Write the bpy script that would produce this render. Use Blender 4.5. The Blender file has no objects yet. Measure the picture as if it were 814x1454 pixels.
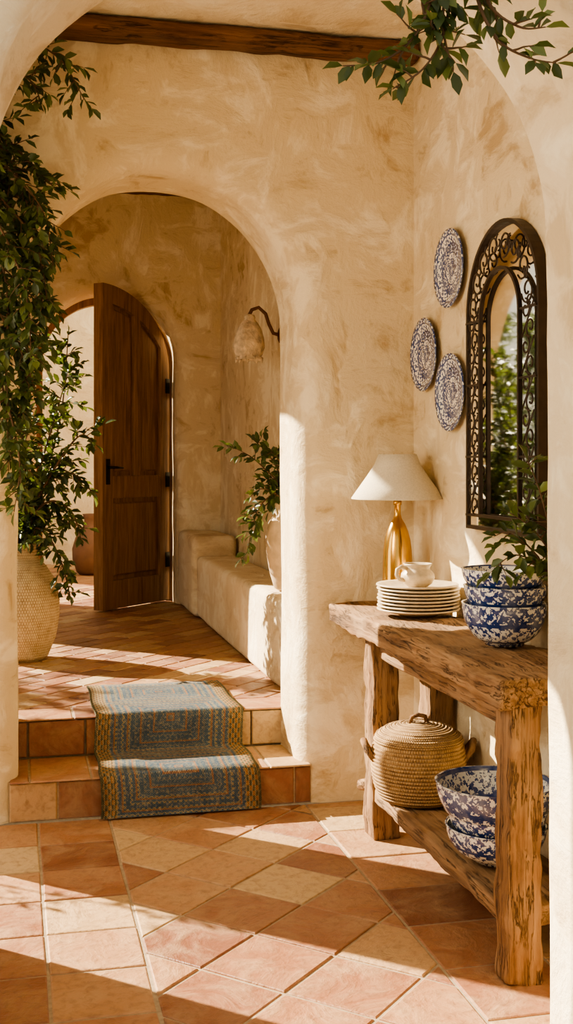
import bpy, bmesh, math, random
from mathutils import Vector, Matrix, noise
R = math.radians
scene = bpy.context.scene
COL = scene.collection

# ------------------------------------------------------------------ materials
def new_mat(name):
    m = bpy.data.materials.new(name); m.use_nodes = True
    nt = m.node_tree
    b = nt.nodes.get('Principled BSDF')
    return m, nt, b
class NT:
    def __init__(s, nt): s.nt = nt
    def n(s, t, **kw):
        nd = s.nt.nodes.new(t)
        for k, v in kw.items(): setattr(nd, k, v)
        return nd
    def math(s, op, a, b=None, c=None):
        nd = s.nt.nodes.new('ShaderNodeMath'); nd.operation = op
        for i, v in enumerate((a, b, c)):
            if v is None: continue
            if isinstance(v, bpy.types.NodeSocket): s.nt.links.new(v, nd.inputs[i])
            else: nd.inputs[i].default_value = v
        return nd.outputs[0]
    def mix(s, f, a, b, mode='MIX'):
        nd = s.nt.nodes.new('ShaderNodeMix'); nd.data_type = 'RGBA'; nd.blend_type = mode
        for i, v in ((0, f), (6, a), (7, b)):
            if isinstance(v, bpy.types.NodeSocket): s.nt.links.new(v, nd.inputs[i])
            else: nd.inputs[i].default_value = v if i == 0 else (*v[:3], 1)
        return nd.outputs[2]
    def ramp(s, f, stops, interp='LINEAR'):
        nd = s.nt.nodes.new('ShaderNodeValToRGB'); cr = nd.color_ramp; cr.interpolation = interp
        while len(cr.elements) < len(stops): cr.elements.new(0.5)
        for e, (p, c) in zip(cr.elements, stops):
            e.position = p; e.color = (*c[:3], 1) if not isinstance(c, (int, float)) else (c, c, c, 1)
        s.nt.links.new(f, nd.inputs[0]); return nd.outputs[0]
    def coord(s, kind='Object', scale=(1, 1, 1), rot=(0, 0, 0)):
        tc = s.n('ShaderNodeTexCoord'); mp = s.n('ShaderNodeMapping')
        s.nt.links.new(tc.outputs[kind], mp.inputs[0])
        mp.inputs['Scale'].default_value = scale; mp.inputs['Rotation'].default_value = rot
        return mp.outputs[0]
    def noise(s, vec, scale, detail=4, rough=.55, dist=0):
        nd = s.n('ShaderNodeTexNoise'); s.nt.links.new(vec, nd.inputs['Vector'])
        nd.inputs['Scale'].default_value = scale; nd.inputs['Detail'].default_value = detail
        nd.inputs['Roughness'].default_value = rough; nd.inputs['Distortion'].default_value = dist
        return nd.outputs[0]
    def bump(s, h, strength, dist, prev=None):
        nd = s.n('ShaderNodeBump'); s.nt.links.new(h, nd.inputs['Height'])
        nd.inputs['Strength'].default_value = strength; nd.inputs['Distance'].default_value = dist
        if prev is not None: s.nt.links.new(prev, nd.inputs['Normal'])
        return nd.outputs[0]
    def link(s, a, b): s.nt.links.new(a, b)

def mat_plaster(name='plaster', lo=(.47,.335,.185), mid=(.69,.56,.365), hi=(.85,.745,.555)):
    m, nt, b = new_mat(name); N = NT(nt)
    c = N.coord('Object')
    big = N.noise(c, 1.5, 3, .55, .4)
    s1 = N.noise(N.coord('Object', (1.0, 1.0, 2.1), (.5, .55, .3)), 3.4, 9, .68, .55)
    s2 = N.noise(N.coord('Object', (2.0, 2.0, 1.0), (-.4, .6, .2)), 3.0, 9, .68, .55)
    mk = N.ramp(N.noise(c, 3.1, 3, .6, .8), [(.47, 0.0), (.53, 1.0)])
    st = N.mix(mk, s1, s2)
    s = N.math('ADD', N.math('MULTIPLY', big, .38), N.math('MULTIPLY', st, .62))
    col = N.ramp(s, [(.39, lo), (.465, mid), (.51, mid), (.585, hi)])
    fine = N.noise(c, 42, 4, .6, .2)
    col = N.mix(N.math('MULTIPLY', fine, .10), col, (.45,.33,.21))
    N.link(col, b.inputs['Base Color'])
    b.inputs['Roughness'].default_value = .9
    b.inputs['Specular IOR Level'].default_value = .2
    n1 = N.bump(st, .7, .028)
    n2 = N.bump(N.noise(c, 15, 6, .65, .3), .5, .011, n1)
    n3 = N.bump(fine, .4, .004, n2)
    N.link(n3, b.inputs['Normal'])
    return m

def mat_tile(name='terracotta', attr='tint'):
    m, nt, b = new_mat(name); N = NT(nt)
    a = N.n('ShaderNodeAttribute'); a.attribute_name = attr
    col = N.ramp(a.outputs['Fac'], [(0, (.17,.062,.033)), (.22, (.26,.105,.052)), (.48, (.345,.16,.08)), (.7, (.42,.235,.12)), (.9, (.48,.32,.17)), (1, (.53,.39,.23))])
    c = N.coord('Object')
    n = N.noise(c, 6, 6, .65, .8)
    col = N.mix(N.ramp(n, [(.42, 0.0), (.74, .5)]), col, (.52,.37,.21))
    n2 = N.noise(c, 34, 6, .65, .4)
    col = N.mix(N.ramp(n2, [(.48, 0.0), (.72, .55)]), col, (.15,.07,.036))
    N.link(col, b.inputs['Base Color'])
    N.link(N.ramp(n, [(.3, .42), (.7, .68)]), b.inputs['Roughness'])
    N.link(N.bump(n2, .4, .007, N.bump(n, .5, .018)), b.inputs['Normal'])
    return m

def mat_wood(name, cols, axis=1, rough=.7, bump=.5, scale=1.0, stretch=14, cracks=0):
    m, nt, b = new_mat(name); N = NT(nt)
    sc = [stretch]*3; sc[axis] = 1.0
    c = N.coord('Object', tuple(x*scale for x in sc))
    g = N.noise(c, 1.6, 8, .7, .6)
    c2 = N.coord('Object', tuple(x*scale*3 if i != axis else scale*1.6 for i, x in enumerate(sc)))
    g2 = N.noise(c2, 1.5, 4, .6, .1)
    s = N.math('ADD', N.math('MULTIPLY', g, .65), N.math('MULTIPLY', g2, .35))
    col = N.ramp(s, [(.36, cols[0]), (.5, cols[1]), (.64, cols[2])])
    if cracks:
        sc3 = [16]*3; sc3[axis] = .8
        g3 = N.noise(N.coord('Object', tuple(sc3)), 1.8, 6, .65, .35)
        cr = N.ramp(N.math('ABSOLUTE', N.math('SUBTRACT', g3, .5)), [(0.0, 1.0), (.020, 0.0)])
        gate = N.ramp(N.noise(N.coord('Object'), 7, 2), [(.42, 0.0), (.54, 1.0)])
        cr = N.math('MULTIPLY', cr, gate)
        big = N.ramp(N.noise(N.coord('Object'), 5, 3), [(.42, 0.0), (.68, 1.0)])
        col = N.mix(N.math('MULTIPLY', big, .45), col, cols[3])
        col = N.mix(N.math('MULTIPLY', cr, cracks), col, (.04,.02,.01))
    N.link(col, b.inputs['Base Color']); b.inputs['Roughness'].default_value = rough
    b.inputs['Specular IOR Level'].default_value = .3
    nb = N.bump(g2, bump*.6, .004, N.bump(g, bump, .012))
    if cracks: nb = N.bump(N.math('SUBTRACT', 1.0, cr), .8, .010, nb)
    N.link(nb, b.inputs['Normal'])
    return m

def mat_simple(name, col, rough=.5, metal=0, nscale=30, bumps=.1, var=.15, dist=.003):
    m, nt, b = new_mat(name); N = NT(nt)
    c = N.coord('Object'); n = N.noise(c, nscale, 5)
    dark = tuple(x*(1-var*2) for x in col)
    N.link(N.ramp(n, [(.3, dark), (.65, col)]), b.inputs['Base Color'])
    b.inputs['Roughness'].default_value = rough; b.inputs['Metallic'].default_value = metal
    if bumps: N.link(N.bump(n, bumps, dist), b.inputs['Normal'])
    return m

def mat_leaf(name, c0=(.022,.040,.012), c1=(.066,.10,.028), c2=(.155,.20,.055)):
    m, nt, b = new_mat(name); N = NT(nt)
    a = N.n('ShaderNodeAttribute'); a.attribute_name = 'tint'
    col = N.ramp(a.outputs['Fac'], [(0, c0), (.6, c1), (1, c2)])
    N.link(col, b.inputs['Base Color']); b.inputs['Roughness'].default_value = .42
    tr = N.n('ShaderNodeBsdfTranslucent'); N.link(N.mix(.4, col, (.28,.36,.05)), tr.inputs[0])
    ms = N.n('ShaderNodeMixShader'); ms.inputs[0].default_value = .25
    N.link(b.outputs[0], ms.inputs[1]); N.link(tr.outputs[0], ms.inputs[2])
    N.link(ms.outputs[0], nt.nodes['Material Output'].inputs[0])
    return m

def mat_ceramic(name, rings=9.0, reps=14, dark=.5, nscale=55, lw=.86):
    m, nt, b = new_mat(name); N = NT(nt)
    tc = N.n('ShaderNodeTexCoord'); sep = N.n('ShaderNodeSeparateXYZ'); N.link(tc.outputs['UV'], sep.inputs[0])
    u, v = sep.outputs[0], sep.outputs[1]
    ring = N.math('SINE', N.math('MULTIPLY', v, rings*6.283))
    line = N.math('GREATER_THAN', ring, lw)
    pu = N.math('SINE', N.math('MULTIPLY', u, reps*6.283)); pv = N.math('SINE', N.math('MULTIPLY', v, rings*2*6.283))
    motif = N.math('MULTIPLY', N.math('MULTIPLY', pu, pv), .12)
    c = N.coord('Object')
    nz = N.noise(c, nscale, 2, .5, .5)
    band = N.math('MULTIPLY', N.math('SINE', N.math('MULTIPLY', v, rings*3.1416)), .07)
    t = N.math('ADD', N.math('ADD', nz, motif), band)
    blob = N.ramp(t, [(dark-.012, 0.0), (dark+.012, 1.0)])
    f = N.math('MAXIMUM', blob, line)
    f2 = N.math('MULTIPLY', f, N.ramp(N.noise(c, 18, 3), [(.3, .78), (.6, 1.0)]))
    col = N.mix(f2, (.74,.72,.66), (.013,.036,.155))
    N.link(col, b.inputs['Base Color']); b.inputs['Roughness'].default_value = .16
    b.inputs['Coat Weight'].default_value = .3
    N.link(N.bump(nz, .06, .002), b.inputs['Normal'])
    return m

def mat_weave(name, c0, c1, rep_u=90, rows=60, rough=.85, b_=.9, ua=.5):
    m, nt, b = new_mat(name); N = NT(nt)
    tc = N.n('ShaderNodeTexCoord'); sep = N.n('ShaderNodeSeparateXYZ'); N.link(tc.outputs['UV'], sep.inputs[0])
    u, v = sep.outputs[0], sep.outputs[1]
    c = N.coord('Object'); nz = N.noise(c, 22, 5, .7)
    rv = N.math('ADD', N.math('MULTIPLY', v, rows), N.math('MULTIPLY', nz, .5))
    row = N.math('FLOOR', rv)
    a = N.math('SINE', N.math('ADD', N.math('MULTIPLY', u, rep_u*6.283), N.math('MULTIPLY', row, 3.1416)))
    r = N.math('ABSOLUTE', N.math('SINE', N.math('MULTIPLY', rv, 3.1416)))
    h = N.math('MULTIPLY', N.math('ADD', N.math('MULTIPLY', a, ua), .6), r)
    s = N.math('ADD', N.math('MULTIPLY', h, .5), N.math('MULTIPLY', nz, .75))
    N.link(N.ramp(s, [(.25, c0), (.75, c1)]), b.inputs['Base Color'])
    b.inputs['Roughness'].default_value = rough
    N.link(N.bump(h, b_, .005, N.bump(nz, .5, .008)), b.inputs['Normal'])
    return m

def mat_rug():
    m, nt, b = new_mat('woven_rug'); N = NT(nt)
    tc = N.n('ShaderNodeTexCoord'); sep = N.n('ShaderNodeSeparateXYZ'); N.link(tc.outputs['UV'], sep.inputs[0])
    u, v = sep.outputs[0], sep.outputs[1]
    au = N.math('ABSOLUTE', N.math('SUBTRACT', u, .5))            # 0..0.5
    tv = N.math('ABSOLUTE', N.math('SUBTRACT', N.math('FRACT', N.math('MULTIPLY', v, 3.0)), .5))
    a = N.math('MAXIMUM', N.math('MULTIPLY', au, 1.20), N.math('MULTIPLY', tv, 1.0))
    lines = N.math('SINE', N.math('MULTIPLY', a, 120.0))
    msk = N.math('GREATER_THAN', lines, .2)
    dash = N.math('GREATER_THAN', N.math('MULTIPLY', N.math('SINE', N.math('MULTIPLY', u, 190.0)), N.math('SINE', N.math('MULTIPLY', v, 430.0))), -.12)
    msk = N.math('MULTIPLY', msk, dash)
    ring = N.math('GREATER_THAN', a, .30)
    c = N.coord('Object'); nz = N.noise(c, 9, 5, .7)
    blue = N.ramp(nz, [(.3, (.032,.065,.115)), (.7, (.095,.155,.21))])
    gold = N.ramp(nz, [(.3, (.26,.19,.09)), (.7, (.42,.33,.18))])
    msk2 = N.math('MULTIPLY', msk, N.math('ADD', N.math('MULTIPLY', ring, .45), .32))
    col = N.mix(msk2, blue, gold)
    rust = N.math('MULTIPLY', N.math('GREATER_THAN', N.math('SINE', N.math('MULTIPLY', a, 60.0)), .90), .7)
    col = N.mix(rust, col, (.34,.15,.06))
    side = N.math('GREATER_THAN', au, .40)
    pat = N.math('MULTIPLY', N.math('SINE', N.math('MULTIPLY', v, 190.0)), N.math('SINE', N.math('MULTIPLY', u, 150.0)))
    bord = N.mix(N.math('GREATER_THAN', pat, .1), (.10,.095,.06), (.38,.17,.06))
    bord = N.mix(N.math('GREATER_THAN', N.math('SINE', N.math('MULTIPLY', au, 330.0)), .8), bord, (.36,.30,.17))
    col = N.mix(side, col, bord)
    edge = N.math('GREATER_THAN', au, .487)
    col = N.mix(edge, col, (.12,.12,.08))
    wx = N.math('SINE', N.math('MULTIPLY', u, 420.0)); wy = N.math('SINE', N.math('MULTIPLY', v, 900.0))
    w = N.math('MULTIPLY', wx, wy)
    col = N.mix(N.ramp(w, [(.2, .45), (.6, 0.0)]), col, (.05,.046,.033))
    col = N.mix(N.ramp(N.noise(c, 110, 3), [(.50, 0.0), (.74, .45)]), col, (.42,.34,.21))
    N.link(col, b.inputs['Base Color']); b.inputs['Roughness'].default_value = .95
    b.inputs['Specular IOR Level'].default_value = .1
    N.link(N.bump(w, .5, .003, N.bump(N.noise(c, 70, 3), .5, .004)), b.inputs['Normal'])
    return m

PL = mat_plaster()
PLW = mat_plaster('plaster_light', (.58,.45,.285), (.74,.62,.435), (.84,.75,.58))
TILE = mat_tile()
GROUT = mat_simple('grout', (.38,.285,.185), .95, 0, 60, .4)
LEAF = mat_leaf('leaf'); TWIG = mat_simple('twig', (.13,.075,.04), .8)
TABLE = mat_wood('weathered_oak', ((.085,.040,.018), (.25,.135,.062), (.40,.245,.13), (.35,.235,.14)), 1, .8, .9, cracks=.85)
TABLEV = mat_wood('weathered_oak_leg', ((.085,.038,.017), (.24,.125,.056), (.38,.23,.12), (.33,.215,.125)), 2, .8, .9, cracks=.85)
BEAM = mat_wood('beam_wood', ((.035,.015,.008), (.13,.058,.027), (.24,.12,.058), (.20,.11,.06)), 0, .75, .9, cracks=.8)
DOOR = mat_wood('door_oak', ((.14,.070,.033), (.25,.135,.066), (.35,.20,.105)), 2, .5, .2, 1.6)
IRON = mat_simple('dark_iron', (.055,.036,.024), .42, .6)
BLACK = mat_simple('black_metal', (.015,.012,.01), .4, .6)
BRASS = mat_simple('brass', (.66,.40,.11), .2, 1.0, 8, .04, .1)
SHADE = mat_simple('linen_shade', (.66,.58,.44), .9, 0, 180, .3, .1, .001)
CREAM = mat_simple('cream_ceramic', (.58,.46,.31), .45, 0, 45, .15, .14)
CERP = mat_ceramic('blue_white_plate', 9.0, 24, .465, 95)
CERB = mat_ceramic('blue_white_bowl', 6.0, 20, .52, 110)
CERD = mat_ceramic('blue_bowl_dark', 6.0, 18, .48, 110)
STRAW = mat_weave('straw_jar', (.30,.20,.10), (.72,.57,.36), 90, 60, .9, .8, .6)
BASKET = mat_weave('basket_weave', (.15,.072,.027), (.52,.33,.15), 110, 26, .85, 1.0, .3)
SCON = mat_simple('rough_paper_clay', (.84,.68,.50), .9, 0, 26, .9, .25, .016)
CLAY = mat_simple('brown_clay', (.16,.08,.045), .7, 0, 12, .2)
VASEM = mat_simple('rough_pot', (.64,.48,.32), .85, 0, 18, .4, .15, .01)
RUG = mat_rug()
m, nt, b = new_mat('mirror_glass'); b.inputs['Metallic'].default_value = 1; b.inputs['Roughness'].default_value = .03
N = NT(nt); N.link(N.ramp(N.noise(N.coord('Object'), 6), [(.3, (.72,.70,.64)), (.7, (.82,.80,.74))]), b.inputs['Base Color']); MIRROR = m

# ------------------------------------------------------------------ mesh builder
class MB:
    def __init__(s): s.v=[]; s.f=[]; s.m=[]; s.uv=[]; s.sm=[]; s.t=[]
    def add(s, verts, faces, m=0, uvs=None, smooth=True, tint=0.5):
        o = len(s.v); s.v += [tuple(x) for x in verts]
        for i, f in enumerate(faces):
            s.f.append(tuple(o+k for k in f)); s.m.append(m); s.sm.append(smooth)
            s.uv.append(uvs[i] if uvs else None); s.t.append(tint)
    def bm(s, bm, m=0, smooth=False, tint=.5):
        bm.verts.ensure_lookup_table(); bm.verts.index_update()
        s.add([v.co.copy() for v in bm.verts], [[v.index for v in f.verts] for f in bm.faces], m, None, smooth, tint); bm.free()
    def box(s, lo, hi, m=0, bevel=0, segs=2, smooth=False, cuts=None, amp=0, freq=4, seed=0):
        bm = bmesh.new(); bmesh.ops.create_cube(bm, size=1)
        lo, hi = Vector(lo), Vector(hi); c = (lo+hi)/2; d = hi-lo
        for v in bm.verts: v.co = Vector((v.co.x*d.x, v.co.y*d.y, v.co.z*d.z))+c
        if bevel: bmesh.ops.bevel(bm, geom=list(bm.edges), offset=bevel, segments=segs, affect='EDGES', profile=.5)
        if cuts:
            for ax in range(3):
                for i in range(1, cuts[ax]+1):
                    p = lo.copy(); p[ax] = lo[ax]+d[ax]*i/(cuts[ax]+1)
                    nrm = Vector((0,0,0)); nrm[ax] = 1
                    bmesh.ops.bisect_plane(bm, geom=list(bm.verts)+list(bm.edges)+list(bm.faces), plane_co=p, plane_no=nrm)
        if amp:
            for v in bm.verts:
                n = noise.noise_vector(v.co*freq+Vector((seed, seed*2, 0)))+.5*noise.noise_vector(v.co*freq*3.1)
                v.co += n*amp
        s.bm(bm, m, smooth)
    def tube(s, pts, r, m=0, seg=8, tint=.5, cap=True):
        pts = [Vector(p) for p in pts]; n = len(pts)
        rs = r if isinstance(r, (list, tuple)) else [r]*n
        V=[]; F=[]; up = Vector((0,0,1))
        t0 = (pts[1]-pts[0]).normalized()
        a = t0.cross(up if abs(t0.z) < .9 else Vector((1,0,0))).normalized()
        for i in range(n):
            t = (pts[min(i+1,n-1)]-pts[max(i-1,0)])
            if t.length < 1e-7: t = t0
            t = t.normalized(); a = (a-t*a.dot(t))
            a = a.normalized() if a.length > 1e-6 else t.orthogonal().normalized()
            bb = t.cross(a)
            for k in range(seg):
                an = 2*math.pi*k/seg
                V.append(pts[i]+(a*math.cos(an)+bb*math.sin(an))*rs[i])
        for i in range(n-1):
            for k in range(seg):
                F.append((i*seg+k, i*seg+(k+1)%seg, (i+1)*seg+(k+1)%seg, (i+1)*seg+k))
        if cap:
            F.append(tuple(range(seg))[::-1]); F.append(tuple((n-1)*seg+k for k in range(seg)))
        s.add(V, F, m, None, True, tint)
    def lathe(s, prof, m=0, seg=48, origin=(0,0,0), wob=0, seed=0, mat=None, squash=None):
        n = len(prof); L=[0]
        for i in range(1,n): L.append(L[-1]+math.hypot(prof[i][0]-prof[i-1][0], prof[i][1]-prof[i-1][1]))
        V=[];F=[];U=[]
        for i,(r,z) in enumerate(prof):
            for k in range(seg):
                a = 2*math.pi*k/seg
                rr = r*(1+wob*noise.noise(Vector((math.cos(a)*1.6, math.sin(a)*1.6, z*7+seed))))
                p = Vector((rr*math.cos(a), rr*math.sin(a), z))
                if mat: p = mat @ p
                V.append(p+Vector(origin))
        for i in range(n-1):
            for k in range(seg):
                k2=(k+1)%seg
                F.append((i*seg+k, i*seg+k2, (i+1)*seg+k2, (i+1)*seg+k))
                U.append([(k/seg,L[i]/L[-1]),((k+1)/seg,L[i]/L[-1]),((k+1)/seg,L[i+1]/L[-1]),(k/seg,L[i+1]/L[-1])])
        s.add(V,F,m,U,True)
    def obj(s, name, mats, parent=None, loc=(0,0,0), rot=None, auto=None):
        me = bpy.data.meshes.new(name); me.from_pydata(s.v, [], s.f)
        for mt in (mats if isinstance(mats,(list,tuple)) else [mats]): me.materials.append(mt)
        me.polygons.foreach_set('material_index', s.m); me.polygons.foreach_set('use_smooth', s.sm)
        at = me.attributes.new('tint','FLOAT','FACE'); at.data.foreach_set('value', s.t)
        if any(u is not None for u in s.uv):
            ul = me.uv_layers.new(name='UVMap'); flat=[]
            for f,u in zip(s.f,s.uv):
                for i in range(len(f)):
                    flat += list(u[i]) if u else [0,0]
            ul.data.foreach_set('uv', flat)
        me.update()
        o = bpy.data.objects.new(name, me); COL.objects.link(o); o.location = loc
        if rot: o.rotation_euler = rot
        if parent: o.parent = parent
        return o
def empty(name, loc=(0,0,0)):
    e = bpy.data.objects.new(name, None); COL.objects.link(e); e.location = loc; e.empty_display_size=.1; return e

# ------------------------------------------------------------------ polygon tools
def clip(poly, p, n):
    out=[]; L=len(poly)
    for i in range(L):
        a=poly[i]; b_=poly[(i+1)%L]
        da=(a[0]-p[0])*n[0]+(a[1]-p[1])*n[1]; db=(b_[0]-p[0])*n[0]+(b_[1]-p[1])*n[1]
        if da>=0: out.append(a)
        if (da>0 and db<0) or (da<0 and db>0):
            t=da/(da-db); out.append((a[0]+(b_[0]-a[0])*t, a[1]+(b_[1]-a[1])*t))
    return out
def cliprect(poly,x0,x1,y0,y1):
    for p,n in (((x0,0),(1,0)),((x1,0),(-1,0)),((0,y0),(0,1)),((0,y1),(0,-1))):
        poly=clip(poly,p,n)
        if len(poly)<3: return []
    return poly
def area(p): return .5*sum(p[i][0]*p[(i+1)%len(p)][1]-p[(i+1)%len(p)][0]*p[i][1] for i in range(len(p)))
def inset(poly,d):
    if area(poly)<0: poly=poly[::-1]
    out=list(poly); L=len(poly)
    for i in range(L):
        a=poly[i]; b_=poly[(i+1)%L]; ex=b_[0]-a[0]; ey=b_[1]-a[1]; l=math.hypot(ex,ey)
        if l<1e-5: continue
        n=(-ey/l,ex/l); out=clip(out,(a[0]+n[0]*d,a[1]+n[1]*d),n)
        if len(out)<3: return []
    o2=[]
    for q in out:
        if not o2 or math.hypot(q[0]-o2[-1][0],q[1]-o2[-1][1])>1e-4: o2.append(q)
    if len(o2)>2 and math.hypot(o2[0][0]-o2[-1][0],o2[0][1]-o2[-1][1])<1e-4: o2.pop()
    return o2
rnd = random.Random(7)
def add_tiles(mb, polys, mp, g=.004, tints=None, depth=.006, bev=.005):
    for i,p in enumerate(polys):
        if len(p)<3 or abs(area(p))<4e-4: continue
        lo_=inset(p,g)
        if len(lo_)<3: continue
        hi_=inset(lo_,bev); md=inset(lo_,bev*.35)
        t = tints[i] if tints else min(1,max(0,rnd.betavariate(1.4,1.6)))
        j = rnd.uniform(-.0012,.0012)
        if len(hi_)==len(lo_)==len(md):
            n=len(hi_)
            V=[mp(*q,-depth) for q in lo_]+[mp(*q,-.0018+j) for q in md]+[mp(*q,j) for q in hi_]
            F=[tuple(range(2*n,3*n))]
            for r_ in (0,1):
                F+=[(r_*n+k,r_*n+(k+1)%n,(r_+1)*n+(k+1)%n,(r_+1)*n+k) for k in range(n)]
            mb.add(V,F,0,None,False,t)
        elif len(lo_)>=3:
            mb.add([mp(*q,j-.001) for q in lo_],[tuple(range(len(lo_)))],0,None,False,t)
def grid_tiles(x0,x1,y0,y1,s,rot=0,sy=None,cx=0,cy=0,brick=0):
    sy=sy or s; out=[]; ca,sa=math.cos(rot),math.sin(rot)
    rad=max(abs(v) for v in (x0-cx,x1-cx,y0-cy,y1-cy))*1.6
    ni=int(rad/s)+2; nj=int(rad/sy)+2
    for j in range(-nj,nj):
        off = brick*s*(j%2)
        for i in range(-ni,ni):
            q=[(i*s+off,j*sy),((i+1)*s+off,j*sy),((i+1)*s+off,(j+1)*sy),(i*s+off,(j+1)*sy)]
            q=[(cx+a*ca-b_*sa,cy+a*sa+b_*ca) for a,b_ in q]
            q=[(a+.005*noise.noise(Vector((a*9,b_*9,1))),b_+.005*noise.noise(Vector((a*9,b_*9,5)))) for a,b_ in q]
            if max(a for a,_ in q)<x0 or min(a for a,_ in q)>x1 or max(b_ for _,b_ in q)<y0 or min(b_ for _,b_ in q)>y1: continue
            q=cliprect(q,x0,x1,y0,y1)
            if q: out.append(q)
    return out

# ------------------------------------------------------------------ floors / steps
XL, XR = -.45, 1.61
flat=lambda z:(lambda u,v,h:(u,v,z+h))
mb=MB()
mb.box((-2.5,-1.5,-.12),(3.0,4.56,-.004),1)
P=grid_tiles(-1.2,.36,.3,4.56,.27,0,None,.36,4.56)
P+=grid_tiles(.36,1.145,.3,4.56,.27,R(45),None,.5,4.3)
P+=grid_tiles(1.145,2.2,.3,4.56,.30,0,None,1.145,4.5)
add_tiles(mb,P,flat(0),.0035)
mb.obj('floor',[TILE,GROUT])

ZU=.32
mb=MB()
mb.box((-2.5,4.925,-.12),(3.0,12.3,ZU-.004),1)
P=grid_tiles(-.45,1.25,4.9,5.12,.24,0,.5,0,4.9)
P+=grid_tiles(-2.5,3.0,5.12,12.2,.25,R(45),.125,.5,7,.5)
add_tiles(mb,P,flat(ZU),.003)
mb.obj('floor_hall',[TILE,GROUT])

SX0,SX1=-.02,1.175
mb=MB()
mb.box((SX0,4.574,0),(SX1,4.92,.156),1)
add_tiles(mb,grid_tiles(SX0,SX1,4.55,4.9,.235,0,.5,.06,4.55),flat(.16),.0035)
def riser(y): return lambda u,v,h:(u,y-h,v)
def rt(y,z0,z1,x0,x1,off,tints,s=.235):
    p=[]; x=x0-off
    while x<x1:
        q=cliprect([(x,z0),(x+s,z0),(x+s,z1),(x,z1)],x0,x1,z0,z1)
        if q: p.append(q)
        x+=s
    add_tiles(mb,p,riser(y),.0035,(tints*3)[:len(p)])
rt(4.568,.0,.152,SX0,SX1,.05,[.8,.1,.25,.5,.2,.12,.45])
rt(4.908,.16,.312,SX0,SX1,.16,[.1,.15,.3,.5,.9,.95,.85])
mb.obj('entry_steps',[TILE,GROUT])

# ------------------------------------------------------------------ walls
def arch_wall(name, s0,s1,z0,z1,c,Rr,zs,t0,t1,bev,mat,axis='x',wob=.01,zopen=None,Rz=None):
    zo = z0 if zopen is None else zopen
    Rz = Rz or Rr
    path=[]; nj=22
    for i in range(nj): path.append((c+Rr, zo+(zs-zo)*i/nj, 1, 0))
    angs=set(math.pi*i/48 for i in range(49))
    for X in (s0,s1): angs.add(math.atan2(z1-zs, X-c))
    for a in sorted(angs): path.append((c+Rr*math.cos(a), zs+Rz*math.sin(a), math.cos(a), math.sin(a)))
    for i in range(nj-1,-1,-1): path.append((c-Rr, zo+(zs-zo)*i/nj, -1, 0))
    ns=7
    prof=[(t0+bev*(1-math.cos(math.pi/2*k/ns)), bev*(1-math.sin(math.pi/2*k/ns))) for k in range(ns+1)]
    nin=5
    for k in range(1,nin): prof.append((t0+bev+(t1-t0-2*bev)*k/nin,0))
    prof+=[(t1-bev*(1-math.cos(math.pi/2*k/ns)), bev*(1-math.sin(math.pi/2*k/ns))) for k in range(ns,-1,-1)]
    def mp(s_,t_,z_): return (s_,t_,z_) if axis=='x' else (t_,s_,z_)
    V=[];F=[]; M=len(prof)
    for (s_,z_,nx,nz) in path:
        if nz<1e-6: ox,oz=(s1 if nx>0 else s0), z_
        else:
            ts=[(z1-zs)/nz]
            if nx>1e-6: ts.append((s1-c)/nx)
            if nx<-1e-6: ts.append((s0-c)/nx)
            tt=min(ts); ox,oz=c+nx*tt, zs+nz*tt
        V.append(mp(ox,t0,oz))
        for (t_,o_) in prof:
            w=wob*(noise.noise(Vector((s_*1.7+nx,z_*1.7,t_*1.5+c)))+.4*noise.noise(Vector((s_*6,z_*6,t_*5))))
            o2=o_+w
            V.append(mp(s_+nx*o2, t_, z_+nz*o2))
        V.append(mp(ox,t1,oz))
    W=M+2
    for i in range(len(path)-1):
        for k in range(W-1):
            F.append((i*W+k,(i+1)*W+k,(i+1)*W+k+1,i*W+k+1))
        F.append((i*W+W-1,(i+1)*W+W-1,(i+1)*W,i*W))
    m_=MB(); m_.add(V,F,0,None,True)
    if zopen is not None and zo>z0: m_.box(mp(s0,t0,z0),mp(s1,t1,zo),0)
    o=m_.obj(name,mat)
    bm=bmesh.new(); bm.from_mesh(o.data); bmesh.ops.recalc_face_normals(bm,faces=bm.faces)
    for e in bm.edges:
        if len(e.link_faces)==2 and e.calc_face_angle(0)>R(50): e.smooth=False
    bm.to_mesh(o.data); bm.free()
    return o
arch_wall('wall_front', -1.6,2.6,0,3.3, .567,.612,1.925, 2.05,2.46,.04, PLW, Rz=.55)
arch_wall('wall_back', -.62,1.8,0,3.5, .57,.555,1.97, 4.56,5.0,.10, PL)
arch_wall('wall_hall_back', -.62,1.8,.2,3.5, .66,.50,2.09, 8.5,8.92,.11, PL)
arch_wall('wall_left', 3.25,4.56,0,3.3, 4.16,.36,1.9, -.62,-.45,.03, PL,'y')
arch_wall('wall_left_fill_opening', 2.46,3.25,0,3.3, 2.88,.30,2.2, -.62,-.45,.03, PL,'y',.01,1.25)  # unseen wall; high opening added so the fill lamp reaches the right wall
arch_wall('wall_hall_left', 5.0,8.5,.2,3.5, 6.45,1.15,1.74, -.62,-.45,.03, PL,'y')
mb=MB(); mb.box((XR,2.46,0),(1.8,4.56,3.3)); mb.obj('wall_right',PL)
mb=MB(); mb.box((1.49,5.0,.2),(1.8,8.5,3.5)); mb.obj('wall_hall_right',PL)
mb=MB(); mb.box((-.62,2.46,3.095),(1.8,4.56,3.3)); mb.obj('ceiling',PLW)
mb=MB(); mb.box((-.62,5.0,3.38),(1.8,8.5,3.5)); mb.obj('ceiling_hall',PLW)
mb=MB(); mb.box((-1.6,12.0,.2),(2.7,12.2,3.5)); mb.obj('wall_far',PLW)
mb=MB(); mb.box((2.3,8.92,.2),(2.5,12.0,3.5)); mb.obj('wall_far_right',PLW)
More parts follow.
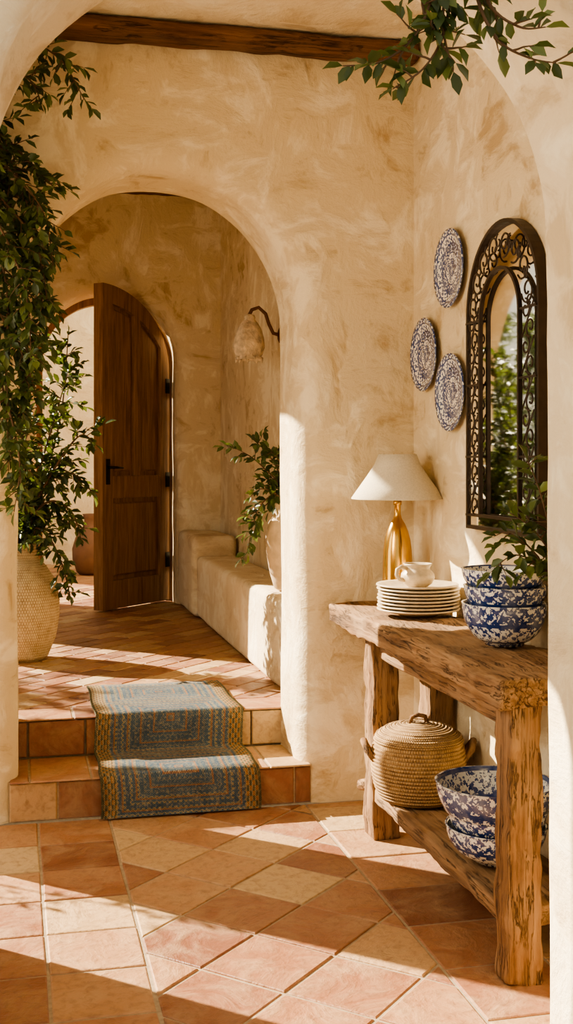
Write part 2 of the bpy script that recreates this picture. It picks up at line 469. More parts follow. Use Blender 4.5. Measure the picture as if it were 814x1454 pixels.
# bench
mb=MB()
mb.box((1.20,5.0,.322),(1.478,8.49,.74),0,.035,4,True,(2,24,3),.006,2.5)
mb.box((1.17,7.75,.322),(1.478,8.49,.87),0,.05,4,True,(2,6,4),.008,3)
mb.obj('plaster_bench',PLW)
# beams
def beam(name,lo,hi,seed):
    mb=MB(); mb.box(lo,hi,0,.018,2,True,(60,3,3),.010,6,seed); return mb.obj(name,BEAM)
beam('ceiling_beam',(-.44,4.455,3.005),(1.6,4.55,3.088),1)
beam('ceiling_beam',(-.44,7.9,3.22),(1.48,8.08,3.375),5)

# ------------------------------------------------------------------ door
def extr(mb, poly, mp, h0, h1, m=0, bev=0):
    if area(poly)<0: poly=poly[::-1]
    n=len(poly); top=inset(poly,bev) if bev else poly
    if len(top)!=n: top=poly
    V=[mp(*q,h0) for q in poly]+[mp(*q,h1-bev) for q in poly]+[mp(*q,h1) for q in top]
    F=[tuple(range(2*n,3*n)),tuple(range(n))[::-1]]
    for r_ in (0,1): F+=[(r_*n+k,r_*n+(k+1)%n,(r_+1)*n+(k+1)%n,(r_+1)*n+k) for k in range(n)]
    mb.add(V,F,m,None,False)
W_=.76
def ztop(u,ins=0):
    a=W_-ins; x=max(0,min(1,(W_-u)/a))
    return 1.72+(.57-ins)*math.sqrt(max(0,1-x*x))
def door_outline(ins,u0,u1,zb,tf=None):
    us=[u0+(u1-u0)*(1-math.cos(math.pi/2*i/20)) for i in range(21)]
    return [(u1,zb)]+[(u,max(ztop(u,ins),zb+.01)) for u in us[::-1]]+[(u0,zb)]
dr=empty('door',(0,0,0))
HX,HY=1.115,8.74; ang=R(45)
dx,dy=-math.cos(ang),-math.sin(ang)
nx_,ny_=-dy*1.0,dx*1.0
def dmp(u,z,h): return (HX+dx*u+nx_*h, HY+dy*u+ny_*h, ZU+.012+z)
mb=MB()
extr(mb,door_outline(0,0,W_,0),dmp,-.02,.006)
for side in (1,-1):
    mp_=(lambda s_:(lambda u,z,h: dmp(u,z,(h if s_>0 else -.014-h))))(side)
    extr(mb,door_outline(0,.0,.11,0),mp_,.004,.034,0,.004)
    extr(mb,door_outline(0,W_-.11,W_,0),mp_,.004,.034,0,.004)
    extr(mb,[(.11,0),(W_-.11,0),(W_-.11,.2),(.11,.2)],mp_,.004,.034,0,.004)
    extr(mb,[(.11,.78),(W_-.11,.78),(W_-.11,.94),(.11,.94)],mp_,.004,.034,0,.004)
    for i in range(14):
        ua=.11+(W_-.22)*i/14; ub=.11+(W_-.22)*(i+1)/14
        extr(mb,[(ua,ztop(ua)-.13),(ub,ztop(ub)-.13),(ub,ztop(ub)),(ua,ztop(ua))],mp_,.004,.034)
    extr(mb,[(.345,.94),(.415,.94),(.415,ztop(.38)-.12),(.345,ztop(.38)-.12)],mp_,.004,.034,0,.004)
    for (a,b_) in ((.135,.32),(.44,W_-.135)):
        top=[(b_-(b_-a)*i/8, ztop(b_-(b_-a)*i/8)-.16) for i in range(9)]
        extr(mb,[(a,.97),(b_,.97)]+top,mp_,.004,.020,0,.010)
    extr(mb,[(.14,.23),(W_-.14,.23),(W_-.14,.75),(.14,.75)],mp_,.004,.020,0,.012)
mb.obj('leaf',DOOR,dr)
mb=MB()
for z in (.25,.85,1.55):
    p=Vector(dmp(0,z,.0)); mb.tube([p,p+Vector((0,0,.11))],.014,0,10)
    extr(mb,[(0,z),(.05,z),(.05,z+.11),(0,z+.11)],dmp,.034,.038)
hp=(W_-.055,.98)
extr(mb,[(hp[0]-.02,hp[1]-.1),(hp[0]+.02,hp[1]-.1),(hp[0]+.02,hp[1]+.08),(hp[0]-.02,hp[1]+.08)],dmp,.034,.039)
mb.tube([dmp(hp[0],hp[1]+.02,.034),dmp(hp[0],hp[1]+.02,.078),dmp(hp[0]-.04,hp[1]+.02,.083),dmp(hp[0]-.11,hp[1]+.015,.08)],[.009,.009,.009,.007],0,8)
mb.obj('hardware',BLACK,dr)
mb=MB(); c,ro,ri,zs=.66,.515,.455,2.09
pth=[(1,0,z) for z in (ZU,1.0,1.6)]+[(math.cos(math.pi*i/40),math.sin(math.pi*i/40),zs) for i in range(41)]+[(-1,0,z) for z in (1.6,1.0,ZU)]
V=[];F=[]
for cx_,sz,zb in pth:
    for (rr,yy) in ((ri,8.76),(ro,8.76),(ro,8.85),(ri,8.85)): V.append((c+rr*cx_,yy,zb+rr*sz))
for i in range(len(pth)-1):
    for k in range(4): F.append((i*4+k,i*4+(k+1)%4,(i+1)*4+(k+1)%4,(i+1)*4+k))
mb.add(V,F,0,None,False); mb.obj('frame',DOOR,dr)

# ------------------------------------------------------------------ rug
mb=MB()
pf=[(5.50,ZU+.004)]
for i in range(1,9): pf.append((5.50-.58*i/8, ZU+.004))
pf+=[(4.895,ZU+.002),(4.887,ZU-.015),(4.884,.25),(4.882,.185),(4.872,.168)]
for i in range(1,7): pf.append((4.872-.32*i/7,.165))
pf+=[(4.545,.163),(4.538,.145),(4.536,.09),(4.534,.03),(4.53,.006)]
L=[0]
for i in range(1,len(pf)): L.append(L[-1]+math.hypot(pf[i][0]-pf[i-1][0],pf[i][1]-pf[i-1][1]))
V=[];F=[];U=[]; nu=16; th=.009
for layer in (0,1):
    for i,(y,z) in enumerate(pf):
        a=pf[max(i-1,0)]; b_=pf[min(i+1,len(pf)-1)]
        t=Vector((b_[0]-a[0],b_[1]-a[1])).normalized(); nrm=Vector((t.y,-t.x))
        for k in range(nu+1):
            u=k/nu; x=.330+.62*u+.004*math.sin(i*.9)+(.012*(u-.5)*i/len(pf))
            hh=(th if layer else 0)+.0015*(noise.noise(Vector((x*9,y*9,z*9)))+1)
            V.append((x,y+nrm.x*hh,z+nrm.y*hh))
n=len(pf)*(nu+1)
for i in range(len(pf)-1):
    for k in range(nu):
        q=(i*(nu+1)+k,i*(nu+1)+k+1,(i+1)*(nu+1)+k+1,(i+1)*(nu+1)+k)
        uv=[(k/nu,L[i]/L[-1]),((k+1)/nu,L[i]/L[-1]),((k+1)/nu,L[i+1]/L[-1]),(k/nu,L[i+1]/L[-1])]
        F.append(tuple(n+x for x in q)); U.append(uv); F.append(q[::-1]); U.append(uv[::-1])
def side(a,b_,ua,ub): F.append((a,b_,n+b_,n+a)); U.append([ua,ub,ub,ua])
for i in range(len(pf)-1):
    for k in (0,nu): side(i*(nu+1)+k,(i+1)*(nu+1)+k,(k/nu,L[i]/L[-1]),(k/nu,L[i+1]/L[-1]))
for k in range(nu):
    for i in (0,len(pf)-1): side(i*(nu+1)+k,i*(nu+1)+k+1,(k/nu,i and 1),((k+1)/nu,i and 1))
mb.add(V,F,0,U,True); mb.obj('runner_rug',RUG)

# ------------------------------------------------------------------ console table
tb=empty('console_table')
mb=MB(); mb.box((1.235,2.83,.742),(1.585,4.52,.819),0,.008,2,True,(8,70,3),.013,8,2)
mb.obj('top',TABLE,tb)
mb=MB()
for (x0,x1,y0,y1) in ((1.272,1.365,2.845,2.94),(1.275,1.38,4.06,4.165),(1.49,1.59,4.06,4.165),(1.49,1.59,2.845,2.94)):
    mb.box((x0,y0,.002),(x1,y1,.75),0,.008,2,True,(3,3,38),.011,8,x0+y0)
mb.obj('legs',TABLEV,tb)
mb=MB(); mb.box((1.285,2.90,.135),(1.575,4.12,.19),0,.008,2,True,(6,34,1),.009,7,4)
mb.tube([(1.36,4.12,.16),(1.31,4.2,.165),(1.275,4.23,.16)],[.03,.026,.02],0,8)
mb.obj('shelf',TABLE,tb)
mb=MB(); mb.box((1.30,2.95,.665),(1.345,4.07,.75),0,.006,1,True,(1,20,1),.004,6,8)
mb.obj('apron',TABLE,tb)

# ------------------------------------------------------------------ ceramics
def bowl_prof(r,h,foot=.45,t=.006):
    p=[(0.001,.006),(r*foot*.9,.006),(r*foot,0),(r*foot*1.04,.010)]
    for i in range(1,15):
        a=i/14; p.append((r*(foot+(1-foot)*math.sin(a*math.pi/2)**.85), .010+(h-.010)*(1-math.cos(a*math.pi/2))**.8*1.0))
    p.append((r*1.02,h+.003)); p.append((r-t*.6,h+.003))
    for i in range(13,-1,-1):
        a=i/14; p.append((max(.001,(r*(foot+(1-foot)*math.sin(a*math.pi/2)**.85)-t)), .016+(h-.010)*(1-math.cos(a*math.pi/2))**.8))
    p.append((.001,.016)); return p
def bowl_stack(name,loc,items):
    e=empty(name,loc)
    for i,(r,h,z,mt,dx_) in enumerate(items):
        mb=MB(); mb.lathe(bowl_prof(r,h),0,56,(0,0,0),.012,i*3)
        mb.obj('bowl_%d'%(i+1),mt,e,(dx_,0,z))
    return e
ZT=.829
bowl_stack('stacked_bowls',(1.462,3.31,ZT),[(.130,.125,0,CERD,0),(.126,.10,.078,CERD,.002),(.128,.085,.145,CERB,-.002)])
bowl_stack('stacked_bowls',(1.405,3.24,.198),[(.150,.105,0,CERB,0),(.148,.10,.052,CERB,.002),(.175,.14,.093,CERD,-.004)])
def plate_prof(r,h=.02,t=.006):
    return [(.001,0),(r*.55,0),(r*.6,.003),(r*.72,.006),(r*.92,h*.85),(r,h),(r*1.005,h+t*.5),(r*.99,h+t),(r*.9,h*.85+t),(r*.7,.007+t),(r*.58,.004+t),(.001,.003+t)]
e=empty('stacked_plates',(1.442,4.03,ZT+.001))
for i in range(8):
    mb=MB(); mb.lathe(plate_prof(.152-.002*(i%3),.017,.006),0,56,(0,0,0),.006,i)
    mb.obj('plate_%d'%(i+1),CREAM,e,(rnd.uniform(-.004,.004),rnd.uniform(-.004,.004),i*.0125))
e=empty('ceramic_cup',(1.432,4.01,ZT+.0125*7+.011))
mb=MB(); mb.lathe([(.001,.0),(.032,.0),(.036,.004),(.052,.016),(.062,.036),(.060,.052),(.046,.066),(.043,.072),(.049,.082),(.053,.088),(.049,.088),(.040,.074),(.040,.066),(.053,.05),(.053,.03),(.03,.01),(.001,.008)],0,40,(0,0,0),.03,2)
a0=R(190)
def cp(r,z): return (r*math.cos(a0),r*math.sin(a0),z)
mb.tube([cp(.048,.072),cp(.068,.078),cp(.086,.068),cp(.088,.05),cp(.076,.034),cp(.056,.03)],[.008,.008,.007,.007,.008,.009],0,8)
mb.obj('cup',CREAM,e)
for (y,z,r) in ((4.10,2.11,.148),(4.375,1.81,.146),(4.09,1.645,.146)):
    mb=MB(); mb.lathe(plate_prof(r,.022,.006),0,64,(0,0,0),.004,y)
    mb.obj('wall_plate',CERP,None,(1.608,y,z),(0,R(-90),0))

# ------------------------------------------------------------------ table lamp
e=empty('table_lamp',(1.462,4.33,ZT))
mb=MB(); mb.lathe([(.001,0),(.050,0),(.054,.004),(.054,.012),(.057,.03),(.059,.08),(.058,.16),(.056,.21),(.051,.25),(.042,.285),(.030,.312),(.018,.332),(.013,.35),(.012,.385),(.016,.387),(.017,.40),(.012,.41),(.001,.41)],0,48)
mb.obj('base',BRASS,e)
mb=MB(); mb.tube([(0,0,.40),(0,0,.56)],.005,0,8)
for k in range(3):
    a=k*2.094; mb.tube([(0,0,.575),(.073*math.cos(a),.073*math.sin(a),.585)],.002,0,5)
mb.obj('stem',BRASS,e)
mb=MB(); mb.lathe([(.180,.410),(.181,.413),(.150,.457),(.118,.502),(.090,.545),(.075,.585),(.073,.585),(.088,.545),(.116,.502),(.148,.457),(.178,.411),(.180,.410)],0,64)
mb.obj('shade',SHADE,e)

# ------------------------------------------------------------------ lidded basket
e=empty('lidded_basket',(1.395,3.90,.198)); e.scale=(1.05,1.05,1.0)
def coil(prof,n,amp):
    L=[0]
    for i in range(1,len(prof)): L.append(L[-1]+math.dist(prof[i],prof[i-1]))
    out=[]
    for k in range(n*4+1):
        s_=L[-1]*k/(n*4); i=max(j for j in range(len(L)) if L[j]<=s_+1e-9); i=min(i,len(prof)-2)
        t=(s_-L[i])/(L[i+1]-L[i]); r=prof[i][0]+(prof[i+1][0]-prof[i][0])*t; z=prof[i][1]+(prof[i+1][1]-prof[i][1])*t
        dx_,dz=prof[i+1][0]-prof[i][0],prof[i+1][1]-prof[i][1]; l=math.hypot(dx_,dz)
        a=amp*abs(math.sin(math.pi*k/4)); out.append((max(.001,r+dz/l*a),z-dx_/l*a))
    return out
body=[(.001,0),(.115,0),(.132,.01),(.148,.05),(.157,.10),(.158,.15),(.150,.19),(.140,.205),(.130,.205)]
mb=MB(); mb.lathe(coil(body,26,.0045),0,72,(0,0,0),.02,1)
lid=[(.148,.200),(.150,.208),(.140,.225),(.110,.245),(.070,.258),(.03,.263),(.001,.264)]
mb.lathe(coil(lid,16,.004),0,72,(0,0,0),.01,2)
mb.obj('basket',BASKET,e)
mb=MB()
mb.tube([(-.03,0,.262),(-.024,0,.285),(0,0,.292),(.024,0,.285),(.03,0,.262)],.008,0,8)
for s_ in (-1,1):
    d=Vector((-.97 if s_<0 else .97, .23*(1 if s_<0 else -1),0))
    side_=Vector((-d.y,d.x,0))
    pts=[d*.145+side_*-.035+Vector((0,0,.13)),d*.175+side_*-.03+Vector((0,0,.175)),d*.185+Vector((0,0,.20)),d*.175+side_*.03+Vector((0,0,.175)),d*.145+side_*.035+Vector((0,0,.13))]
    mb.tube(pts,[.009,.012,.013,.012,.009],0,8)
mb.obj('handles',TABLEV,e)

# ------------------------------------------------------------------ mirror
e=empty('arched_wall_mirror')
yc,zb,hw,zs=3.59,1.15,.295,1.895
def outl(h,zbot,nn=28,zsp=zs):
    return [(yc-h,zbot)]+[(yc-h,zbot+(zsp-zbot)*i/6) for i in range(1,7)]+[(yc-h*math.cos(math.pi*i/nn),zsp+h*math.sin(math.pi*i/nn)) for i in range(1,nn+1)]+[(yc+h,zsp-(zsp-zbot)*i/6) for i in range(1,7)]
def band(mb,h0,h1,zb0,zb1,x0,x1,zsp=zs,m=0):
    a=outl(h0,zb0,28,zsp); b_=outl(h1,zb1,28,zsp); n=len(a); V=[];F=[]
    for i in range(n):
        V+=[(x0,*a[i]),(x1,*a[i]),(x1,*b_[i]),(x0,*b_[i])]
    for i in range(n):
        j=(i+1)%n
        for k in range(4): F.append((i*4+k,i*4+(k+1)%4,j*4+(k+1)%4,j*4+k))
    mb.add(V,F,m,None,False)
mb=MB()
band(mb,hw,hw-.013,zb,zb+.013,1.568,1.606)
hi_=.165; XS=1.566
band(mb,hi_,hi_-.011,zb+.045,zb+.056,XS-.006,XS+.008,1.87)
mb.box((XS-.004,yc-hw+.01,zb+.045),(XS+.006,yc+hw-.01,zb+.053))
for s_ in (-1,1):
    for zz in (1.40,1.65,1.87): mb.box((XS-.004,min(yc+s_*hi_,yc+s_*(hw-.01)),zz),(XS+.006,max(yc+s_*hi_,yc+s_*(hw-.01)),zz+.007))
def spiral(cy,cz,r,a0,turn,dirn):
    return [(XS, cy+r*(1-.8*t/22)*math.cos(a0+dirn*turn*t/22), cz+r*(1-.8*t/22)*math.sin(a0+dirn*turn*t/22)) for t in range(23)]
mid=(hw-.014+hi_)/2
for s_ in (-1,1):
    z=zb+.085; k=0
    while z<1.88:
        cy=yc+s_*mid
        mb.tube(spiral(cy-.018,z,.034,R(-90),7.2,1),.0034,0,5)
        mb.tube(spiral(cy+.018,z+.058,.034,R(90),7.2,1),.0034,0,5)
        mb.tube([(XS,cy+.045,z-.03),(XS,cy,z+.028),(XS,cy-.045,z+.085)],.003,0,5)
        z+=.115
for i in range(8):
    a=math.pi*(i+.5)/8; rr=mid
    cy=yc+math.cos(a)*rr; cz=1.885+math.sin(a)*rr
    mb.tube(spiral(cy,cz,.046,a+math.pi,8.5,1 if a<math.pi/2 else -1),.0036,0,5)
    mb.tube(spiral(yc+math.cos(a+.18)*(rr+.01),1.885+math.sin(a+.18)*(rr+.01),.026,a,6,-1),.003,0,5)
mb.obj('frame',IRON,e)
o_=outl(hw-.01,zb+.008); mb=MB(); tt=math.tan(R(3.0))
mb.add([(1.590-tt*(y-yc),y,z) for y,z in o_],[tuple(range(len(o_)))],0,None,False)
mb.obj('glass',MIRROR,e)

# ------------------------------------------------------------------ sconce
e=empty('wall_sconce',(1.49,6.47,2.10))
mb=MB()
mt=Matrix.Rotation(R(-90),4,'Y')
mb.lathe([(.001,0),(.045,0),(.045,.012),(.03,.02),(.001,.022)],0,24,(0,0,0),0,0,mt)
mb.tube([(-.01,0,0),(-.05,0,.01),(-.075,0,.06),(-.095,0,.12),(-.135,0,.155),(-.175,0,.14),(-.19,0,.11)],.0105,0,8)
mb.obj('arm',mat_simple('rust_iron',(.17,.075,.03),.6,.3),e)
mb=MB(); mb.lathe([(.014,.115),(.028,.11),(.034,.095),(.03,.085),(.05,.065),(.072,.03),(.085,-.02),(.087,-.07),(.076,-.11),(.068,-.125),(.078,-.145),(.070,-.145),(.060,-.125),(.066,-.10),(.076,-.06),(.06,.02),(.03,.06),(.01,.08)],0,36,(-.19,0,0),.18,3)
for k in range(9):
    a=k*.7; mb.tube([(-.19+.072*math.cos(a),.072*math.sin(a),-.13),(-.19+.076*math.cos(a+.1),.076*math.sin(a+.1),-.16)],[.010,.002],0,5)
mb.obj('shade',SCON,e)

# ------------------------------------------------------------------ foliage
def rv(rn): 
    while True:
        v=Vector((rn.uniform(-1,1),rn.uniform(-1,1),rn.uniform(-1,1)))
        if .05<v.length<1: return v.normalized()
def leaf(mb,p,d,n,l,w,tint):
    d=d.normalized(); s_=d.cross(n)
    if s_.length<1e-3: s_=d.orthogonal()
    s_.normalize(); n=s_.cross(d)
    V=[p, p+d*l*.3+s_*w*.42-n*l*.02, p+d*l*.3+n*l*.03*-1, p+d*l*.3-s_*w*.42-n*l*.02,
       p+d*l*.65+s_*w*.46, p+d*l*.65-n*l*.05, p+d*l*.65-s_*w*.46, p+d*l-n*l*.12]
    V[1]+=n*w*.18; V[3]+=n*w*.18; V[4]+=n*w*.18; V[6]+=n*w*.18
    F=[(0,2,1),(0,3,2),(1,2,5,4),(2,3,6,5),(4,5,7),(5,6,7)]
    mb.add(V,F,0,None,True,tint)
def catmull(pts,per=6):
    pts=[Vector(p) for p in pts]; out=[]
    for i in range(len(pts)-1):
        p0=pts[max(i-1,0)];p1=pts[i];p2=pts[i+1];p3=pts[min(i+2,len(pts)-1)]
        for k in range(per):
            t=k/per; out.append(.5*((2*p1)+(p2-p0)*t+(2*p0-5*p1+4*p2-p3)*t*t+(3*p1-p0-3*p2+p3)*t**3))
    out.append(pts[-1]); return out
def foliage(name,stems,seed,spacing=.045,twig=(.06,.16),lsize=(.035,.06),r0=.006,parent=None,droop=.3,loc=(0,0,0),bare=0.0,lgap=.016,bound=None):
    rn=random.Random(seed); mb=MB()
    def leaves_along(pts,skip=0):
        acc=0; tot=sum((pts[i+1]-pts[i]).length for i in range(len(pts)-1)); run=0
        for i in range(len(pts)-1):
            seg=pts[i+1]-pts[i]; l=seg.length; run+=l; acc+=l
            if run<skip*tot: continue
            while acc>lgap:
                acc-=lgap; t=seg.normalized(); o=rv(rn); o=(o-t*o.dot(t)).normalized()
                d=(t*.7+o*.8+Vector((0,0,-.1))).normalized()
                nn=(Vector((0,0,1))+rv(rn)*.8+Vector((-.3,-.3,0))).normalized()
                p=pts[i]+seg*rn.random(); ln=rn.uniform(*lsize)
                q=p+d*ln
                if bound and not bound(q): continue
                leaf(mb,p,d,nn,ln,ln*rn.uniform(.42,.56),rn.random()**1.3)
        t=(pts[-1]-pts[-2]).normalized(); ln=rn.uniform(*lsize)
        if not bound or bound(pts[-1]+t*ln): leaf(mb,pts[-1],t,Vector((0,0,1))+rv(rn)*.4,ln,ln*.5,rn.random())
    for st in stems:
        pts=catmull(st,6); n=len(pts)
        mb.tube(pts,[r0*(1-.75*i/(n-1)) for i in range(n)],1,6)
        leaves_along(pts,max(bare,.1))
        acc=0; tot=sum((pts[i+1]-pts[i]).length for i in range(n-1)); run=0
        for i in range(n-1):
            seg=pts[i+1]-pts[i]; acc+=seg.length; run+=seg.length
            while acc>spacing:
                acc-=spacing
                if run<bare*tot: continue
                t=seg.normalized(); o=rv(rn); o=(o-t*o.dot(t)*.6).normalized()
                L_=rn.uniform(*twig)*(1-.35*i/n)
                d=(t*.5+o).normalized(); p=pts[i].copy(); tp=[p]
                for k in range(4):
                    d=(d+rv(rn)*.18+Vector((0,0,-droop*.25))).normalized(); p=p+d*L_/4
                    tp.append(p)
                if bound and not all(bound(x) for x in tp): continue
                mb.tube(tp,[.0026,.0022,.0018,.0014,.001],1,4)
                leaves_along(tp,.15)
    o=mb.obj(name,[LEAF,TWIG],parent,loc); return o

# climbing vine on the left of the arch (front room)
bnd=lambda q: q.y<4.545 and q.x>-.44 and q.z<3.08
st=[[(-.30,4.46,3.02),(-.10,4.42,2.88),(.06,4.38,2.92),(.17,4.35,2.86),(.25,4.33,2.72)],
    [(-.30,4.42,2.95),(-.12,4.40,2.78),(.04,4.38,2.80),(.10,4.36,2.70)],
    [(-.25,4.46,2.9),(-.08,4.44,2.55),(.02,4.42,2.2),(.05,4.42,1.9),(.02,4.42,1.55)],
    [(-.28,4.47,2.7),(-.06,4.42,2.6),(.08,4.38,2.46),(.16,4.36,2.38)],
    [(-.2,4.40,2.75),(-.02,4.38,2.5),(.07,4.36,2.25),(.10,4.36,2.0),(.08,4.36,1.75)],
    [(-.3,4.46,2.5),(-.12,4.44,2.3),(-.03,4.42,2.05),(-.03,4.42,1.7),(-.02,4.44,1.35)],
    [(-.25,4.40,2.6),(-.05,4.36,2.35),(.08,4.34,2.18),(.12,4.34,1.95)],
    [(-.25,4.36,2.5),(-.06,4.32,2.25),(.04,4.30,2.0),(.06,4.30,1.75)],
    [(-.25,4.36,2.7),(-.02,4.34,2.45),(.10,4.32,2.30),(.14,4.32,2.10)],
    [(-.3,4.44,2.2),(-.1,4.42,2.0),(.03,4.4,1.78),(.09,4.4,1.6)],
    [(-.3,4.44,2.0),(-.1,4.42,1.8),(-.02,4.4,1.58),(.02,4.4,1.38),(.0,4.42,1.2)]]
foliage('climbing_vine',st,3,.022,(.06,.15),(.034,.058),.007,None,.35,bound=bnd)

# potted tree in the hall
e=empty('potted_tree',(.045,6.38,ZU))
mb=MB(); mb.lathe(coil([(.001,0),(.10,0),(.13,.02),(.172,.12),(.195,.24),(.196,.32),(.175,.42),(.125,.50),(.085,.54),(.078,.575),(.088,.61),(.095,.625),(.082,.625),(.068,.58),(.06,.56),(.001,.555)],60,.0018),0,56,(0,0,0),.03,4)
mb.obj('straw_jar',STRAW,e)
st=[[(0,0,.56),(.02,-.03,.9),(.0,-.05,1.3),(.10,-.08,1.75)],
    [(0,0,.56),(.04,-.02,.85),(.14,-.06,1.2),(.24,-.08,1.55)],
    [(0,0,.56),(.05,-.05,.8),(.18,-.10,1.05),(.30,-.10,1.20),(.38,-.1,1.15)],
    [(0,0,.56),(.06,-.03,.78),(.16,-.10,.85),(.26,-.12,.78),(.30,-.13,.65)],
    [(0,0,.56),(-.04,-.05,.75),(-.04,-.1,1.0),(.06,-.12,1.30)],
    [(0,0,.56),(.03,-.08,.70),(.12,-.16,.68),(.20,-.20,.52),(.24,-.2,.36)],
    [(0,0,.56),(-.08,.03,.9),(-.12,.05,1.3),(-.08,.05,1.7)],
    [(0,0,.56),(.10,-.05,.9),(.24,-.08,1.0),(.36,-.1,.9)],
    [(0,0,.56),(.08,.05,.85),(.2,.02,1.3),(.24,0,1.75)]]
foliage('foliage',st,11,.030,(.07,.17),(.04,.068),.010,e,.3,bare=.12,bound=lambda q: not (math.hypot(q.x,q.y)<.2 and q.z<.56))

# bench plant
e=empty('potted_plant',(1.335,5.60,.748))
mb=MB(); mb.lathe([(.001,0),(.07,0),(.085,.01),(.105,.08),(.120,.18),(.124,.26),(.112,.33),(.085,.37),(.075,.395),(.085,.42),(.09,.43),(.078,.43),(.066,.395),(.06,.38),(.001,.375)],0,48,(0,0,0),.05,8)
mb.obj('pot',VASEM,e)
st=[[(0,0,.37),(-.04,0,.50),(-.13,.02,.60),(-.20,.03,.66),(-.28,.02,.70)],
    [(0,0,.37),(-.02,-.02,.50),(-.06,-.04,.62),(-.12,-.05,.70)],
    [(0,0,.37),(-.03,.02,.52),(-.10,.03,.66),(-.18,.04,.74)],
    [(0,0,.37),(-.08,0,.46),(-.15,0,.42),(-.20,-.01,.30),(-.22,-.02,.18)],
    [(0,0,.37),(-.08,-.04,.47),(-.16,-.05,.50),(-.22,-.06,.46)],
    [(0,0,.37),(-.05,.05,.45),(-.13,.05,.40),(-.18,.04,.28)]]
foliage('foliage',st,21,.05,(.05,.11),(.042,.064),.006,e,.25,bare=.25,lgap=.018,bound=lambda q:q.x<.13)

# hanging vine on the camera-side face of the front arch
K=.845
st=[[(.98,2.40,2.62),(.90,2.38,2.44),(.84,2.36,2.31),(.76,2.35,2.24),(.67,2.34,2.22)],
    [(.95,2.40,2.62),(.93,2.38,2.44),(.90,2.36,2.31),(.85,2.35,2.23),(.78,2.34,2.18)],
    [(1.0,2.40,2.60),(.98,2.37,2.42),(1.02,2.35,2.31),(1.09,2.34,2.27),(1.15,2.33,2.26)],
    [(.98,2.40,2.60),(1.0,2.36,2.40),(1.07,2.35,2.34),(1.13,2.34,2.34)],
    [(.92,2.40,2.6),(.86,2.38,2.40),(.88,2.36,2.31)],
    [(.96,2.38,2.6),(.90,2.36,2.36),(.92,2.35,2.23)]]
st=[[(x*K,y*K,1.4+(z-1.4)*K) for x,y,z in s_] for s_ in st]
foliage('hanging_vine',st,31,.042,(.035,.085),(.031,.047),.0045,None,.1,lgap=.0155,bound=lambda q:q.y<2.04)

# vase of greenery on the near end of the table
e=empty('vase_of_greenery',(1.50,2.99,ZT))
mb=MB(); mb.lathe([(.001,0),(.03,0),(.038,.02),(.044,.07),(.036,.13),(.022,.17),(.027,.195),(.022,.195),(.017,.17),(.001,.165)],0,32,(0,0,0),.03,1)
mb.obj('vase',CREAM,e)
st=[[(0,0,.17),(-.04,.0,.30),(-.10,.01,.38),(-.16,.02,.42)],
    [(0,0,.17),(-.06,.0,.26),(-.14,.02,.30),(-.21,.03,.25)],
    [(0,0,.17),(-.03,.01,.34),(-.07,.01,.48),(-.10,.02,.56)],
    [(0,0,.17),(-.08,.01,.30),(-.15,.03,.36),(-.19,.05,.35)],
    [(0,0,.17),(-.02,-.04,.32),(-.03,-.08,.44)]]
foliage('foliage',st,41,.05,(.04,.09),(.04,.06),.004,e,.2,bare=.3,lgap=.018,bound=lambda q:q.x<.10)

# brown jar in the far room
e=empty('clay_jar',(.69,10.9,ZU))
mb=MB(); mb.lathe([(.001,0),(.10,0),(.13,.03),(.165,.14),(.17,.24),(.14,.34),(.085,.42),(.06,.46),(.058,.52),(.075,.56),(.062,.56),(.045,.52),(.001,.5)],0,48,(0,0,0),.02,3)
for s_ in (-1,1): mb.tube([(s_*.06,0,.53),(s_*.12,0,.50),(s_*.14,0,.44),(s_*.115,0,.37)],.012,0,8)
mb.obj('jar',CLAY,e)

# garden planting outside the openings (seen in the mirror, dapples the sun)
rn=random.Random(5)
mb_st=[]
for i in range(9):
    y=6.2+i*.36; x=-2.1+rn.uniform(-.2,.2)
    mb_st.append([(x,y,0),(x+rn.uniform(-.1,.1),y+rn.uniform(-.1,.1),.7),(x+rn.uniform(-.2,.2),y+rn.uniform(-.2,.2),rn.uniform(1.2,1.7))])
foliage('garden_shrub',mb_st,51,.06,(.12,.3),(.06,.10),.012,None,.2,bare=.15,lgap=.03)
mb_st=[]
for i in range(26):
    y=7.6+i*.28; x=-3.6+rn.uniform(-.25,.25)
    mb_st.append([(x,y,0),(x+rn.uniform(-.1,.1),y+rn.uniform(-.1,.1),1.2),(x+rn.uniform(-.25,.25),y+rn.uniform(-.2,.2),rn.uniform(2.5,3.3))])
foliage('garden_hedge',mb_st,52,.06,(.2,.4),(.10,.16),.02,None,.2,bare=.05,lgap=.045)
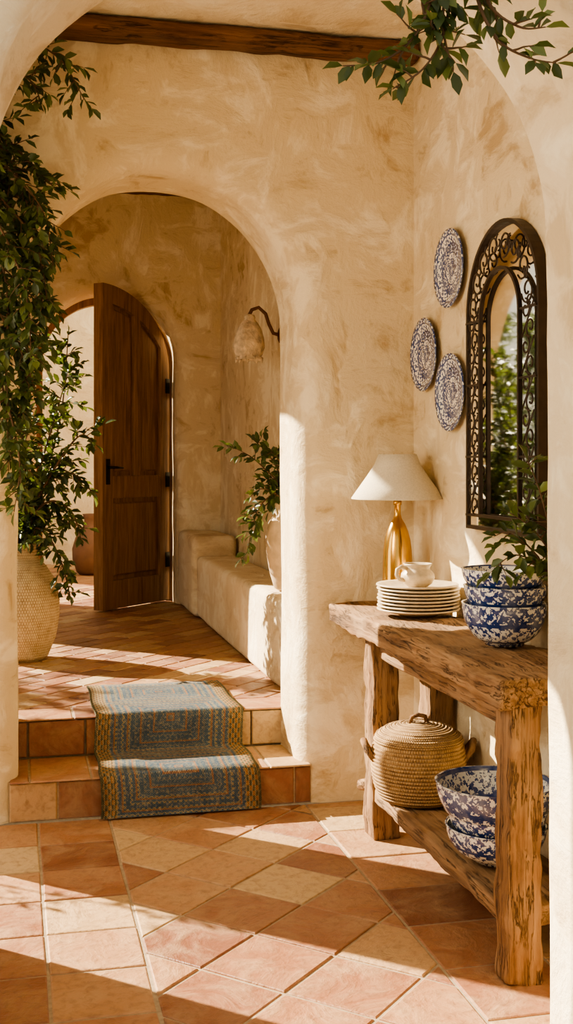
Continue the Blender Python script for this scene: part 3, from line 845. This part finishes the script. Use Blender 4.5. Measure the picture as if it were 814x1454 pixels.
# sapling outside the front-room doorway
st=[[(-1.5,5.2,-.1),(-1.45,5.15,.8),(-1.35,5.2,1.5)],[(-1.5,5.2,-.1),(-1.6,5.35,.7),(-1.55,5.5,1.2)],[(-1.5,5.2,-.1),(-1.35,5.0,.6),(-1.25,4.9,1.0)]]
foliage('garden_sapling',st,61,.09,(.10,.24),(.04,.07),.010,None,.2,bare=.2,lgap=.035,bound=lambda q:q.x<-.7)
mb=MB(); mb.box((-9,-3,-.3),(-2.5,16,-.02)); mb.box((-2.5,4.56,-.3),(-.63,4.925,-.125)); mb.obj('ground',mat_simple('gravel',(.5,.38,.25),.95,0,20,.5))

# ------------------------------------------------------------------ light
sd=bpy.data.lights.new('sun','SUN'); sd.energy=25.0; sd.color=(1,.87,.65); sd.angle=R(.55)
so=bpy.data.objects.new('sun',sd); COL.objects.link(so)
trav=Vector((.74,-.665,-.56)); so.rotation_euler=trav.to_track_quat('-Z','Y').to_euler(); so.location=(-4,10,6)
def area_l(name,loc,tgt,sx,sy,p,col=(1,.90,.71)):
    l=bpy.data.lights.new(name,'AREA'); l.shape='RECTANGLE'; l.size=sx; l.size_y=sy; l.energy=p; l.color=col
    o=bpy.data.objects.new(name,l); COL.objects.link(o); o.location=loc
    o.rotation_euler=(Vector(tgt)-Vector(loc)).to_track_quat('-Z','Y').to_euler()
area_l('added_fill_high',(-.85,2.88,1.95),(1.6,3.7,1.7),.7,1.3,42)  # added fill lamp, out of view, brightens the right wall
area_l('added_fill_doorway',(-.85,4.14,1.3),(1.6,4.0,1.2),.8,1.8,12)  # second added fill lamp, out of view beyond the left doorway
w=bpy.data.worlds.new('sky'); scene.world=w; w.use_nodes=True
bg=w.node_tree.nodes['Background']; bg.inputs[0].default_value=(1,.90,.72,1); bg.inputs[1].default_value=1.08
try:
    scene.view_settings.look='AgX - Medium High Contrast'
except Exception as ex: print(ex)

# ------------------------------------------------------------------ camera
cd=bpy.data.cameras.new('camera'); cd.sensor_width=36; cd.lens=1650/1454*36; cd.shift_y=-77/1454; cd.clip_start=.05
co=bpy.data.objects.new('camera',cd); COL.objects.link(co); co.location=(0,0,1.4); co.rotation_euler=(R(90),0,R(-13.2))
scene.camera=co
